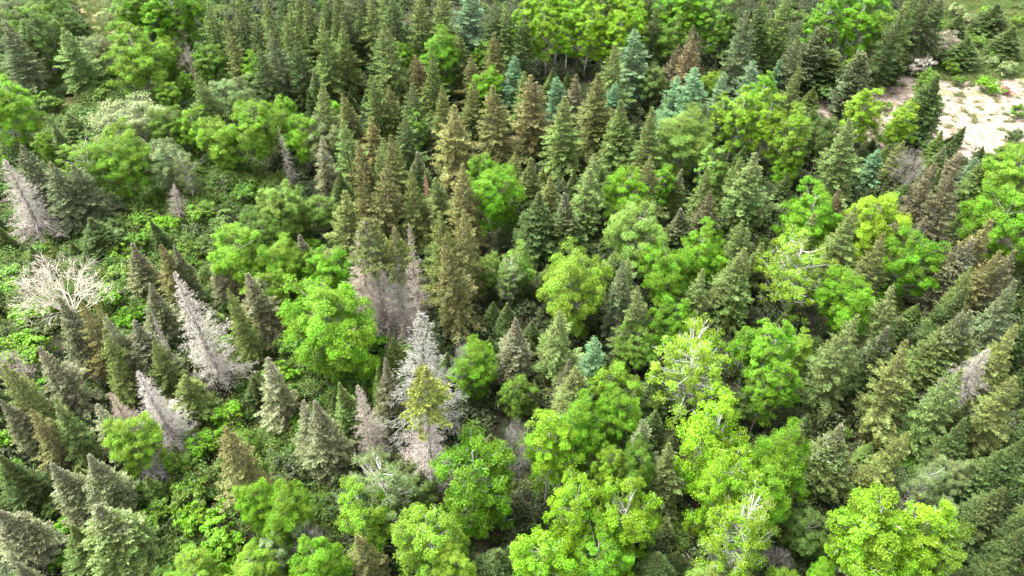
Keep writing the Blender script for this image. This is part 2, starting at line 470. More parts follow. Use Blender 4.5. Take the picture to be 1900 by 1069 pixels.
# ---------------------------------------------------------------- what stands where, read off the photograph
# kind, photo x and y of the tree's top, crown width (photo pixels), colour, optional h = height in metres, l = crown length in pixels
TREES = """
S 118 47 62 l h=14
S 3 42 58 k h=15
N 38 22 38 w h=11
M 25 6 62 p
M 66 12 66 m
M 80 40 58 f
M 102 0 42 m
F 124 8 32 d h=7
M 137 30 36 f
W 178 48 48 p l=85
W 214 2 40 p
X 205 75 40 s h=8
M 258 84 92 e l=95
A 240 -14 46 c
A 268 -28 50 c
A 296 -22 50 c
A 322 -32 54 c
A 350 -26 46 c
A 285 -50 50 c
A 335 -55 50 c
F 245 42 32 d h=8
W 290 25 54 p
W 326 54 44 p
M 306 82 40 e
N 350 94 44 n h=8
S 375 3 46 g
S 416 24 40 g
S 441 4 46 d
S 428 57 44 y
S 466 26 44 d
M 386 92 44 m
S 366 132 52 g
M 416 150 58 p
M 450 157 48 p
M 474 111 40 c
W 235 178 116 p l=90
M 22 162 76 e l=95
S 122 208 62 g h=9
M 318 207 48 m
M 356 212 46 e
M 312 157 34 e
M 345 141 26 e
W 298 250 68 p
M 399 231 54 e
M 478 192 88 e l=112
M 378 203 40 f
M 88 250 36 e
T 94 232 28 g h=10
Q 180 249 34 i
M 222 243 54 e
S 489 -6 42 g
S 500 24 50 g
S 526 4 48 g
S 545 -14 44 g
S 594 -10 42 g
S 571 -6 46 g
S 618 19 42 g
S 637 6 44 d
S 662 5 42 d
S 690 -9 48 g
S 589 40 54 g
S 628 40 48 g
S 697 29 54 d
S 720 36 60 g
S 734 -16 52 d
S 773 -14 52 g
S 800 -22 66 g
S 548 77 46 d
S 504 57 50 k
S 483 82 48 d
S 534 28 52 g
S 450 -24 46 g
S 520 -34 46 d
S 625 -30 46 g
S 660 -36 46 d
S 715 -44 48 g
T 578 128 30 l h=11
S 577 149 60 l
S 696 136 50 g
S 650 164 40 y
S 720 159 42 y
S 755 147 48 d
S 773 95 40 o
S 798 103 46 g
S 854 57 44 g
S 874 100 36 o
S 915 57 42 o
S 871 149 40 y
S 817 161 46 y
S 836 184 86 o h=17
S 917 161 80 o h=16
L 862 -16 78 z h=16
L 950 106 52 z h=12
M 748 87 36 c
M 822 67 62 c
M 897 81 34 e
M 908 134 42 c
M 528 186 42 c
M 619 196 38 c
M 562 221 54 c
S 638 219 60 l
S 697 216 46 o
S 743 209 46 d
A 770 204 34 m
D 519 234 26 t h=12
T 589 253 42 t h=13
S 722 251 44 l
S 669 261 50 o
M 608 234 54 p
S 905 -4 48 d
S 938 -4 48 g
S 965 30 44 d
A 975 22 42 a
A 1014 10 46 a
A 1052 22 40 a
A 1087 2 48 a
A 1034 -26 48 a
A 1121 28 40 a
A 1146 18 46 a
A 1166 2 50 a
A 1070 -32 46 a
A 1000 -28 46 a
A 1112 -32 50 a
A 1152 -34 54 a
A 1178 -14 44 a
S 1218 12 42 d
M 1207 54 34 c
A 1268 -24 56 c
A 1308 -30 60 c
A 1340 -4 48 m
M 1252 44 50 m
A 1240 -30 50 c
S 1394 21 64 k
S 1420 -8 50 g
S 1370 -18 52 d
S 1197 -14 44 d
S 1287 59 52 r
S 1253 79 42 b
S 1298 47 44 b
L 1182 57 74 v h=16
L 1288 121 72 z
L 1250 137 52 z
L 1036 139 44 z
L 1137 154 44 z
L 1395 110 54 v
L 1345 134 46 v
S 1139 81 54 g
S 993 139 78 o h=16
S 972 129 40 g
S 1064 131 44 b
S 1114 131 84 y h=16
S 1048 177 66 l h=15
F 1165 189 58 g
S 1207 206 60 l
M 1212 131 44 f
M 1262 206 92 u l=118
A 1364 156 54 e
A 1408 131 52 c
A 1418 165 58 a
S 1302 150 42 l
M 1316 139 32 e
A 1328 171 44 e
S 1318 194 38 l
Q 1340 87 28 p
S 1464 -16 52 g
S 1426 8 48 d
A 1515 -18 58 c
A 1550 -34 56 c
A 1585 -26 62 c
A 1612 -34 54 c
L 1550 10 46 k
N 1606 22 46 w h=9
A 1640 8 48 e h=11
S 1668 14 54 d
S 1692 -16 54 g
S 1722 -16 48 d
S 1752 -18 48 d
S 1478 64 46 k
P 1515 50 60 k
P 1548 54 44 k
P 1546 99 82 d h=9
M 1571 117 34 e
P 1605 104 62 k
P 1662 99 50 d h=7
Q 1655 80 42 i
Q 1696 78 62 i
W 1735 34 70 n h=5
B 1746 37 22 e
F 1782 24 32 d h=7
F 1802 68 46 d h=8
F 1880 48 44 d h=8
F 1850 4 46 d h=8
F 1733 129 66 d h=16
M 1712 142 34 m h=4
B 1832 134 42 c
B 1868 158 20 x
B 1894 188 34 m
B 1882 234 34 d
F 1787 232 16 d h=5
F 1767 252 18 d h=3
B 1645 184 24 m
B 1812 60 30 m
B 1770 78 34 p
B 1870 110 34 p
B 1780 135 26 m
B 1800 20 30 p
B 1825 40 26 m
B 1775 5 30 p
B 1890 25 28 e
B 1860 85 30 m
B 1840 100 26 p
B 1745 85 36 p
B 1765 110 32 m
B 1825 10 28 e
L 1443 109 34 z
S 1482 126 50 g
A 1600 148 58 j h=12
A 1676 186 44 j h=10
A 1478 195 60 e
S 1590 214 76 l h=16
M 1522 227 54 f
D 0 292 74 t h=15
S 38 270 70 k h=14
S 95 298 72 k h=13
S 136 300 62 k h=12
F 166 402 50 d h=8
X 172 274 74 e h=12
M 232 260 72 e
W 306 262 66 p
X 345 298 46 s h=8
D 314 343 40 t h=7
B 290 402 36 c
M 436 432 86 e l=92
D 441 414 26 t h=9
T 244 459 42 t h=11
S 303 454 56 o h=12
T 316 450 34 t h=13
N 112 449 165 n h=9
F 430 494 36 b h=9
T 399 489 34 t h=9
B 216 438 38 e
B 222 480 46 u
M 405 232 40 e
M 532 346 62 u
M 550 369 42 u
M 589 349 42 u l=90
S 625 356 74 y h=14
S 688 297 74 o h=17
S 664 299 46 o h=16
S 710 276 44 l
S 728 257 56 y
T 768 274 40 l
S 767 317 56 y h=15
D 791 312 18 r h=10
S 813 324 46 l
S 860 301 60 o h=16
M 904 294 48 c
M 920 327 74 c l=90
S 785 377 34 o
D 662 417 80 q h=19
H 690 400 86 y h=21
H 728 423 58 y h=20
D 760 406 44 q h=18
S 808 401 66 y h=17
S 857 386 66 o h=17
S 845 444 76 o h=17
F 622 315 42 d
T 558 434 42 t h=11
M 518 449 62 e
M 488 409 52 m
M 606 461 66 c h=7
M 494 511 54 e
M 908 478 44 u
X 942 488 54 s h=8
S 950 285 40 y
F 983 297 46 l
F 998 352 64 d h=14
S 1028 324 46 y
S 1088 291 68 l h=15
T 1062 361 54 d h=14
M 1160 324 66 c
M 1176 384 110 u l=112
S 1176 302 38 o
S 1205 292 54 y
A 1228 299 38 c
T 1258 314 30 l
A 1318 269 46 u
S 1316 309 52 g
S 1341 271 46 g
S 1373 289 46 g
S 1326 354 50 b h=12
T 1271 392 48 d h=10
M 1312 407 36 c
S 1415 284 70 l h=15
S 1386 406 60 g
S 1362 444 66 l h=14
S 1411 449 38 g
M 1228 457 84 c l=100
M 1304 439 78 c l=105
S 1162 482 54 l
S 1136 472 44 g
M 1065 468 122 e l=112
M 952 470 52 u
S 1306 499 50 l h=12
S 1380 489 54 g
M 1455 283 40 c
N 1690 282 60 t h=8
L 1632 276 40 z h=8
S 1679 264 46 y h=9
S 1731 306 78 b h=16
S 1779 320 80 b h=17
T 1750 272 34 g h=9
F 1772 254 24 d h=5
L 1776 280 40 n h=9
L 1813 290 42 v h=9
M 1856 276 48 m
S 1829 288 52 g h=11
M 1882 286 100 e l=110
M 1850 346 118 c l=140
M 1500 360 80 c
S 1568 354 50 r
S 1581 374 60 l h=15
S 1512 394 50 l
M 1625 368 88 j l=110
T 1723 399 34 t h=12
S 1829 404 76 o h=16
T 1801 436 62 t h=15
S 1773 443 46 b h=13
S 1841 454 56 o h=15
M 1696 428 80 c l=125
S 1646 444 62 y h=14
X 1482 432 112 j h=13 l=150
M 1566 494 82 c l=135
S 1894 463 60 b h=15
T 108 562 48 t h=14
S 152 558 52 o h=14
S 183 568 46 o h=13
S 204 579 52 t h=13
T 246 598 66 t h=13
S 178 621 46 y h=13
T 85 644 62 t h=13
T 262 530 46 t h=12
D 276 591 24 w h=11
D 338 499 92 w h=20
D 263 683 76 w h=14
S 430 529 44 y h=13
T 463 504 62 t h=13
S 6 671 66 y h=13
T 16 735 42 t h=11
S 50 751 50 o h=12
S 94 737 52 l h=12
S 109 764 54 l h=11
D 206 722 46 q h=10
T 183 756 56 t h=11
S 285 636 50 g h=11
S 335 690 62 g h=9
N 22 645 62 n h=5
B 30 600 66 c
M 625 564 155 c h=10 l=140
D 778 579 128 t h=21
H 768 657 100 e h=23
T 712 671 42 t h=14
D 672 714 56 q h=14
T 489 667 62 t h=13
F 636 712 46 l h=12
T 545 741 46 t h=13
T 588 749 64 t h=14
F 698 678 28 g h=11
M 882 641 66 c
N 855 664 54 w h=9
T 953 594 54 t h=13
M 960 704 52 m
S 1039 562 78 l h=15
S 1192 527 54 l h=14
S 1156 484 54 k h=14
M 1241 559 64 c
M 1186 608 54 m
L 1106 629 62 z h=13
T 1052 667 36 t h=10
S 1068 671 74 l h=12
M 1143 681 76 e
X 1278 611 150 j h=13 l=160
A 1376 588 46 c
A 1411 583 52 c
A 1413 678 54 c
F 1220 698 56 d h=8
M 1361 728 48 f
A 1446 578 70 c
A 1478 605 44 e
A 1443 653 58 c
S 1585 576 92 l h=17
S 1681 531 58 l h=14
T 1647 602 58 d h=14
S 1701 641 96 y h=16
S 1775 683 90 l h=15
T 1811 566 62 g h=15
T 1769 579 84 l h=15
F 1781 527 56 d h=14
S 1801 498 48 g h=14
S 1897 518 84 k h=16
S 1896 606 72 y h=15
D 1828 640 84 k h=13
S 1895 698 78 y h=14
F 1813 750 54 d h=11
M 256 799 76 e h=9 l=60
D 262 836 52 w h=6
F 4 840 52 d h=11
T 148 851 68 t h=13
T 108 861 58 t h=12
T 178 944 124 l h=12
F 132 984 56 g h=9
T 2 936 82 t h=12
T 24 1050 42 t h=9
S 416 784 92 o h=14
B 121 950 34 c
B 123 1004 46 c
B 362 922 60 c
B 411 958 60 c
B 350 880 62 m
B 291 924 50 m
B 405 990 58 c
M 355 1018 76 e h=7
M 466 1018 82 e h=7
M 496 904 54 c h=8
M 546 899 74 c h=8
X 703 862 125 s h=9 l=110
M 773 868 66 f h=6
G 686 924 96 e h=10 l=80
G 790 954 128 e h=11 l=110
M 592 1008 92 c h=9
S 678 984 58 o h=10
G 885 802 148 c h=13 l=165
N 571 970 60 t h=6
M 515 985 52 p h=5
M 850 1030 66 e h=9
N 942 800 72 w h=12
A 1016 754 78 a h=13
M 1085 760 78 c h=11
M 1141 744 62 c h=11
G 1053 893 100 a h=13 l=130
G 1148 888 124 a h=13 l=130
M 1188 834 54 m h=10
M 1125 847 52 e h=9
S 1206 774 64 k h=13
S 1252 834 60 l h=12
G 1322 763 128 a h=14 l=130
G 1336 858 106 a h=14 l=120
X 1368 918 126 j h=14 l=170
G 1012 996 118 a h=11 l=110
M 1108 1002 110 c h=9 l=90
M 1322 1050 56 u h=7
M 1441 823 82 c h=13 l=80
M 1435 868 98 c h=12 l=125
T 1566 797 94 l h=14
S 1491 788 58 b h=12
S 1666 799 68 y h=13
F 1801 787 72 d h=13
F 1859 829 86 d h=13
F 1861 898 100 d h=13
F 1895 813 66 d h=13
F 1898 938 66 d h=12
F 1898 988 78 d h=11
F 1859 1040 78 d h=9
A 1622 878 110 a h=13
A 1692 893 96 a h=12
G 1618 950 150 a h=11 l=120
G 1728 958 122 e h=11 l=120
X 1690 862 70 s h=9
M 1757 866 46 p h=8
M 1742 924 46 p h=6
M 1486 944 66 f h=7
N 1440 1004 66 t h=5
M 1450 1058 52 e h=6
M 1526 1053 46 c h=6
B 250 355 40 f
B 268 380 44 m
B 310 395 40 c
B 375 365 44 m
B 420 385 44 f
B 345 440 46 m
B 395 430 42 f
B 255 425 40 m
B 200 520 48 c
B 240 560 44 c
B 60 540 60 c
B 70 620 56 c
B 15 480 64 m
B 480 480 42 c
B 545 600 54 m
B 520 660 50 c
B 560 760 40 c
B 700 700 36 c
B 380 790 50 c
B 420 740 50 c
B 460 850 44 m
B 340 830 44 m
B 455 330 40 m
B 420 310 40 f
B 495 370 36 m
B 195 150 40 m
B 170 185 50 f
B 90 165 40 m
B 5 785 50 c
B 310 990 46 f
B 270 860 44 m
B 700 590 50 c
B 745 625 40 c
"""
COLOURS = {   # surface colours (linear) and the word for them
    'conifer': {
        'g': ((0.106, 0.160, 0.040), 'mid-green'), 'd': ((0.066, 0.108, 0.031), 'dark green'),
        'b': ((0.098, 0.100, 0.050), 'brownish'), 'o': ((0.130, 0.134, 0.046), 'olive-brown'),
        'y': ((0.124, 0.160, 0.044), 'yellowish olive'), 'l': ((0.120, 0.182, 0.050), 'light green'),
        'k': ((0.108, 0.146, 0.066), 'thin grey-green'), 'r': ((0.138, 0.118, 0.056), 'rusty brown'),
        't': ((0.162, 0.184, 0.090), 'grey-green'), 'e': ((0.165, 0.215, 0.045), 'yellow-green'),
        'z': ((0.108, 0.205, 0.090), 'blue-green'), 'v': ((0.120, 0.190, 0.090), 'grey-teal'), 'n': ((0.173, 0.147, 0.084), 'pale brown')},
    'dead': {
        't': (0.225, 0.206, 0.182), 'w': (0.305, 0.282, 0.244), 'q': (0.255, 0.208, 0.168), 'n': (0.42, 0.375, 0.31),
        'r': (0.36, 0.22, 0.17), 'k': (0.20, 0.185, 0.16)},
    'leaf': {
        'a': ((0.146, 0.276, 0.011), 'lime-green'), 'e': ((0.130, 0.234, 0.018), 'yellow-green'), 'j': ((0.158, 0.268, 0.014), 'yellow-lime'),
        'c': ((0.099, 0.218, 0.010), 'bright green'), 'm': ((0.084, 0.160, 0.016), 'medium green'), 'f': ((0.074, 0.122, 0.024), 'dull green'),
        'u': ((0.132, 0.222, 0.036), 'fresh light green'), 'p': ((0.160, 0.212, 0.078), 'pale grey-green'), 's': ((0.116, 0.160, 0.048), 'sparse pale'),
        'i': ((0.336, 0.328, 0.248), 'cream-white'), 'n': ((0.192, 0.168, 0.104), 'pale straw'), 'x': ((0.190, 0.078, 0.050), 'rust-red'),
        'd': ((0.066, 0.108, 0.031), 'dark green')},
}
DEADWORD = {'t': 'grey', 'w': 'whitish', 'q': 'pinkish-grey', 'n': 'pale brown', 'r': 'reddish', 'k': 'dark grey'}

# ---------------------------------------------------------------- ground
def grid_mesh(name, xs, ys, mat, zoff=0.0, keep=None):
    X, Y = np.meshgrid(xs, ys)
    Z = terr(X, Y) + zoff
    V = np.stack([X, Y, Z], -1).reshape(-1, 3)
    nx = len(xs)
    fs = []
    for j in range(len(ys) - 1):
        for i in range(nx - 1):
            if keep is None or keep(0.5 * (xs[i] + xs[i + 1]), 0.5 * (ys[j] + ys[j + 1])):
                a = j * nx + i
                fs.append((a, a + 1, a + nx + 1, a + nx))
    me = bpy.data.meshes.new(name)
    me.from_pydata(V.tolist(), [], fs)
    me.materials.append(mat)
    me.polygons.foreach_set('use_smooth', np.ones(len(me.polygons), dtype=bool))
    return me

def ground_mat():
    m, nt, out = new_mat('forest_floor')
    geo = nd(nt, 'ShaderNodeNewGeometry')
    def noise(s, det=6):
        n = nd(nt, 'ShaderNodeTexNoise'); n.inputs['Scale'].default_value = s; n.inputs['Detail'].default_value = det
        nt.links.new(geo.outputs['Position'], n.inputs['Vector']); return n.outputs[0]
    a, b, c = noise(0.35), noise(2.2), noise(14.0, 3)
    col = mixc(nt, maprange(nt, b, 0.35, 0.65), (0.022, 0.017, 0.012), (0.016, 0.022, 0.009))
    col = mixc(nt, maprange(nt, a, 0.50, 0.66), col, (0.022, 0.031, 0.011))
    col = mixc(nt, maprange(nt, c, 0.55, 0.75), col, (0.040, 0.030, 0.020))
    bs = nd(nt, 'ShaderNodeBsdfPrincipled'); bs.inputs['Roughness'].default_value = 0.95
    bs.inputs['Specular IOR Level'].default_value = 0.1
    nt.links.new(col, bs.inputs['Base Color'])
    bp = nd(nt, 'ShaderNodeBump'); bp.inputs['Strength'].default_value = 0.8; bp.inputs['Distance'].default_value = 0.12
    nt.links.new(b, bp.inputs['Height']); nt.links.new(bp.outputs[0], bs.inputs['Normal'])
    nt.links.new(bs.outputs[0], out.inputs['Surface'])
    return m
def sand_mat():
    m, nt, out = new_mat('dry_sandy_ground')
    geo = nd(nt, 'ShaderNodeNewGeometry')
    def noise(s, det=6):
        n = nd(nt, 'ShaderNodeTexNoise'); n.inputs['Scale'].default_value = s; n.inputs['Detail'].default_value = det
        nt.links.new(geo.outputs['Position'], n.inputs['Vector']); return n.outputs[0]
    a, b, c = noise(0.22), noise(1.3), noise(5.5)
    col = mixc(nt, maprange(nt, c, 0.35, 0.65), (0.175, 0.138, 0.113), (0.27, 0.227, 0.198))
    col = mixc(nt, maprange(nt, b, 0.46, 0.62), col, (0.130, 0.094, 0.062))
    col = mixc(nt, math_node(nt, 'MULTIPLY', maprange(nt, a, 0.58, 0.68), maprange(nt, c, 0.30, 0.55)), col, (0.125, 0.135, 0.045))
    bs = nd(nt, 'ShaderNodeBsdfPrincipled'); bs.inputs['Roughness'].default_value = 0.95
    bs.inputs['Specular IOR Level'].default_value = 0.1
    nt.links.new(col, bs.inputs['Base Color'])
    bp = nd(nt, 'ShaderNodeBump'); bp.inputs['Strength'].default_value = 0.9; bp.inputs['Distance'].default_value = 0.15
    nt.links.new(c, bp.inputs['Height']); nt.links.new(bp.outputs[0], bs.inputs['Normal'])
    nt.links.new(bs.outputs[0], out.inputs['Surface'])
    return m
def grassy_mat():
    m, nt, out = new_mat('dry_grass_ground')
    geo = nd(nt, 'ShaderNodeNewGeometry')
    def noise(s, det=6):
        n = nd(nt, 'ShaderNodeTexNoise'); n.inputs['Scale'].default_value = s; n.inputs['Detail'].default_value = det
        nt.links.new(geo.outputs['Position'], n.inputs['Vector']); return n.outputs[0]
    a, c = noise(0.3), noise(6.0)
    col = mixc(nt, maprange(nt, a, 0.40, 0.60), (0.095, 0.135, 0.036), (0.195, 0.178, 0.085))
    col = mixc(nt, maprange(nt, c, 0.45, 0.70), col, (0.17, 0.13, 0.07))
    bs = nd(nt, 'ShaderNodeBsdfPrincipled'); bs.inputs['Roughness'].default_value = 0.95
    bs.inputs['Specular IOR Level'].default_value = 0.1
    nt.links.new(col, bs.inputs['Base Color'])
    bp = nd(nt, 'ShaderNodeBump'); bp.inputs['Strength'].default_value = 0.9; bp.inputs['Distance'].default_value = 0.15
    nt.links.new(c, bp.inputs['Height']); nt.links.new(bp.outputs[0], bs.inputs['Normal'])
    nt.links.new(bs.outputs[0], out.inputs['Surface'])
    return m

def add(name, data, parent=None):
    o = bpy.data.objects.new(name, data)
    COL.objects.link(o)
    if parent: o.parent = parent
    return o
xs = np.concatenate([np.linspace(-3000, -140, 14), np.arange(-135, 136, 2.5), np.linspace(140, 3000, 14)])
ys = np.concatenate([np.linspace(-1500, -20, 8), np.arange(-16, 200, 2.5), np.linspace(205, 4500, 16)])
ground = add('ground', grid_mesh('ground', xs, ys, ground_mat()))
ground['kind'] = 'structure'

def wav(x, y):
    return 1.6 * math.sin(x * 0.43 + y * 0.21) + 1.2 * math.sin(x * 0.9 - y * 0.77) + 0.7 * math.sin(x * 2.1 + y * 1.7) + 0.5 * math.sin(x * 3.1 - y * 2.9)
def poly_ground(pts):
    return [hit(px, py)[:2] for px, py in pts]
def inside(x, y, poly):
    c = False
    j = len(poly) - 1
    for i in range(len(poly)):
        xi, yi = poly[i]; xj, yj = poly[j]
        if (yi > y) != (yj > y) and x < (xj - xi) * (y - yi) / (yj - yi) + xi: c = not c
        j = i
    return c
SAND = poly_ground([(1500, 200), (1600, 165), (1660, 150), (1800, 150), (1900, 145), (1990, 160), (2000, 260), (1900, 290), (1830, 305), (1740, 300), (1660, 285), (1560, 250)])
OPEN = poly_ground([(1740, 160), (1720, 90), (1735, 30), (1760, -40), (2000, -60), (2020, 170), (1900, 170)])
def jit(x, y): return x + 0.5 * wav(x, y), y + 0.6 * wav(y + 5, x)
sx = [p[0] for p in SAND]; sy = [p[1] for p in SAND]
clear = add('sandy_clearing', grid_mesh('sandy_clearing', np.arange(min(sx) - 3, max(sx) + 3, 0.4), np.arange(min(sy) - 3, max(sy) + 3, 0.4), sand_mat(), 0.03,
            lambda x, y: inside(*jit(x, y), SAND)))
clear['kind'] = 'structure'
ox = [p[0] for p in OPEN]; oy = [p[1] for p in OPEN]
gl = add('dry_grass_clearing', grid_mesh('dry_grass_clearing', np.arange(min(ox) - 3, max(ox) + 3, 0.8), np.arange(min(oy) - 3, max(oy) + 3, 0.8), grassy_mat(), 0.015,
         lambda x, y: inside(*jit(x, y), OPEN)))
gl['kind'] = 'structure'
PATH = poly_ground([(70, 235), (85, 200), (110, 180), (140, 178), (160, 200), (130, 225), (105, 245)])
PATH2 = poly_ground([(160, 60), (150, 20), (155, -40), (200, -40), (225, 20), (230, 80), (215, 120), (180, 130)])
for i, pl in enumerate((PATH, PATH2)):
    a_ = [p[0] for p in pl]; b_ = [p[1] for p in pl]
    o = add('grassy_path', grid_mesh('grassy_path', np.arange(min(a_) - 2, max(a_) + 2, 0.5), np.arange(min(b_) - 2, max(b_) + 2, 0.5), grassy_mat(), 0.02 ,
            lambda x, y, pl=pl: inside(*jit(x, y), pl)))
    o['kind'] = 'structure'

# ---------------------------------------------------------------- one model of each shape
VAR = {}
def reg(kind, parts, H, mats, names, cz=None, w=None):
    t, c, l = parts
    src = c if c.n else l
    V = np.concatenate(src.v)
    rad = np.hypot(V[:, 0], V[:, 1])
    W = 2 * np.percentile(rad, 97)
    ms = []
    for nm, mb, mt in zip(names, (t, c, l), mats):
        if mb.n: ms.append((nm, mb.mesh(kind + '_' + nm, M[mt], smooth=(nm == 'trunk'))))
    VAR.setdefault(kind, []).append(dict(H=H, W=w or W, parts=ms, cz=cz))
sd_ = 100
for R in (2.3, 2.6, 2.9, 3.2, 2.45, 2.75, 2.5, 2.8):
    sd_ += 1
    reg('S', conifer(sd_, 14, R, 'spruce'), 14, ('bark', 'needle', 'bark'), ('trunk', 'crown', 'branches'))
for R in (2.1, 2.4, 2.8, 2.55):
    sd_ += 1
    reg('F', conifer(sd_, 12, R, 'fir'), 12, ('bark', 'needle', 'bark'), ('trunk', 'crown', 'branches'))
VAR['T'] = VAR['F']
for R in (2.5, 2.8, 2.3):
    sd_ += 1
    reg('L', conifer(sd_, 13, R, 'larch'), 13, ('bark', 'larch', 'bark'), ('trunk', 'crown', 'branches'))
for R in (2.0, 2.3):
    sd_ += 1
    reg('P', conifer(sd_, 8, R, 'pine'), 8, ('bark', 'needle', 'bark'), ('trunk', 'crown', 'branches'))
for R, kd in ((2.5, 'deadfine'), (2.8, 'dead'), (2.6, 'deadfine'), (2.4, 'dead')):
    sd_ += 1
    reg('D', conifer(sd_, 14, R, kd), 14, ('dead', 'dead', 'dead'), ('trunk', 'crown', 'branches'))
for R in (2.6, 2.9):                                     # dead below, living top
    sd_ += 1
    t, c, l = conifer(sd_, 15, R, 'deadfine')
    t2, c2, l2 = conifer(sd_ + 500, 15, R * 1.22, 'top')
    V = np.concatenate(l.v)
    VAR.setdefault('H', []).append(dict(H=15, W=2 * np.percentile(np.hypot(V[:, 0], V[:, 1]), 97), cz=None, parts=[
        ('trunk', t.mesh('half_dead_trunk', M['dead'], True)), ('branches', l.mesh('half_dead_branches', M['dead'])),
        ('crown', c2.mesh('half_dead_crown', M['needle']))]))
for R, cb, n in ((3.4, 0.12, 105), (3.2, 0.08, 100), (3.6, 0.16, 110), (3.0, 0.10, 95), (3.3, 0.12, 100)):
    sd_ += 1
    reg('M', broadleaf(sd_, 10, R, cb, n, 740, 0.056, 0.74, 'round'), 10, ('grey_bark', 'leaf', 'grey_bark'), ('trunk', 'crown', 'branches'), cz=(1 + cb) / 2, w=2 * R * 1.06)
for R, cb, n in ((1.9, 0.22, 76), (2.1, 0.26, 80), (1.8, 0.18, 70), (2.2, 0.22, 84)):
    sd_ += 1
    reg('A', broadleaf(sd_, 12, R, cb, n, 450, 0.060, 0.60, 'aspen'), 12, ('white_bark', 'leaf', 'white_bark'), ('trunk', 'crown', 'branches'), cz=(1 + cb) / 2, w=2 * R * 1.15)
for R, cb, n in ((3.1, 0.12, 100), (3.3, 0.10, 105), (2.9, 0.15, 95)):
    sd_ += 1
    reg('G', broadleaf(sd_, 10, R, cb, n, 520, 0.060, 0.66, 'limbed'), 10, ('white_bark', 'leaf', 'white_bark'), ('trunk', 'crown', 'branches'), cz=(1 + cb) / 2, w=2 * R * 1.06)
for R, cb, n in ((2.8, 0.25, 80), (3.0, 0.2, 85)):
    sd_ += 1
    reg('W', broadleaf(sd_, 8, R, cb, n, 170, 0.07, 0.60, 'round'), 8, ('grey_bark', 'leaf', 'grey_bark'), ('trunk', 'crown', 'branches'), cz=(1 + cb) / 2, w=2 * R * 1.06)
for R, cb, n in ((3.3, 0.06, 115), (3.0, 0.08, 105), (2.8, 0.05, 100)):
    sd_ += 1
    reg('X', broadleaf(sd_, 11, R, cb, n, 210, 0.060, 0.58, 'sparse'), 11, ('white_bark', 'leaf', 'white_bark'), ('trunk', 'crown', 'branches'), cz=(1 + cb) / 2, w=2 * R * 1.06)
for R, fk in ((3.2, 0.22), (2.6, 0.32), (2.9, 0.26)):
    sd_ += 1
    reg('N', bare_tree(sd_, 9, R, fk), 9, ('dead', 'dead', 'dead'), ('trunk', 'crown', 'branches'), cz=0.62)
for R, cb, n in ((1.0, 0.05, 30), (1.1, 0.0, 34), (0.9, 0.1, 26)):
    sd_ += 1
    reg('B', broadleaf(sd_, 1.7, R, cb, n, 110, 0.06, 0.27, 'bush'), 1.7, ('grey_bark', 'leaf', 'grey_bark'), ('stem', 'foliage', 'branches'), cz=0.55, w=2 * R)
VAR['Q'] = VAR['B']

# ---------------------------------------------------------------- the trees
KIND = {'S': ('spruce_tree', 'spruce', 'spruce'), 'F': ('fir_tree', 'fir', 'fir'), 'T': ('fir_tree', 'grey-tipped fir', 'fir'),
        'L': ('larch_tree', 'larch', 'larch'), 'P': ('pine_tree', 'dense rounded pine', 'pine'), 'D': ('dead_spruce', 'dead spruce', 'dead tree'),
        'H': ('half_dead_spruce', 'half-dead spruce, living top', 'spruce'), 'M': ('broadleaf_tree', 'leafy tree', 'tree'),
        'A': ('aspen_tree', 'aspen', 'aspen'), 'G': ('aspen_tree', 'broad aspen', 'aspen'), 'W': ('willow_tree', 'willow', 'willow'), 'X': ('thin_leaved_tree', 'tree showing white limbs', 'tree'),
        'N': ('leafless_tree', 'leafless tree', 'bare tree'), 'B': ('shrub', 'shrub', 'shrub'), 'Q': ('blossoming_shrub', 'shrub', 'shrub')}
ASP = {'S': 2.1, 'F': 2.1, 'T': 2.3, 'L': 2.0, 'P': 1.9, 'D': 2.6, 'H': 2.5, 'M': 1.55, 'G': 1.5, 'A': 2.2, 'W': 1.35, 'X': 1.7, 'N': 1.5, 'B': 0.8, 'Q': 0.9}
HLIM = {'S': (5, 13), 'F': (2.5, 12), 'T': (5, 12), 'L': (5, 12), 'P': (4, 10), 'D': (5, 17), 'H': (10, 17), 'M': (4, 10), 'G': (5, 11), 'A': (6, 12),
        'W': (4, 8), 'X': (6, 13), 'N': (4, 12), 'B': (0.8, 2.6), 'Q': (1.6, 3.2)}
GROUPNAME = {'spruce': 'spruces of the forest', 'fir': 'firs of the forest', 'larch': 'larches of the forest', 'pine': 'pines beside the clearing',
             'dead tree': 'dead standing spruces', 'tree': 'broadleaf trees of the forest', 'aspen': 'aspens of the forest', 'willow': 'pale willows of the forest',
             'bare tree': 'leafless trees of the forest', 'shrub': 'shrubs of the glades and clearing'}
WF = dict(S=1.5, F=1.46, T=1.5, L=1.4, P=1.2, D=1.38, H=1.35, M=1.48, G=1.44, A=1.42, W=1.3, X=1.22, N=1.1, B=1.4, Q=1.2)
rng = random.Random(7)
items = []
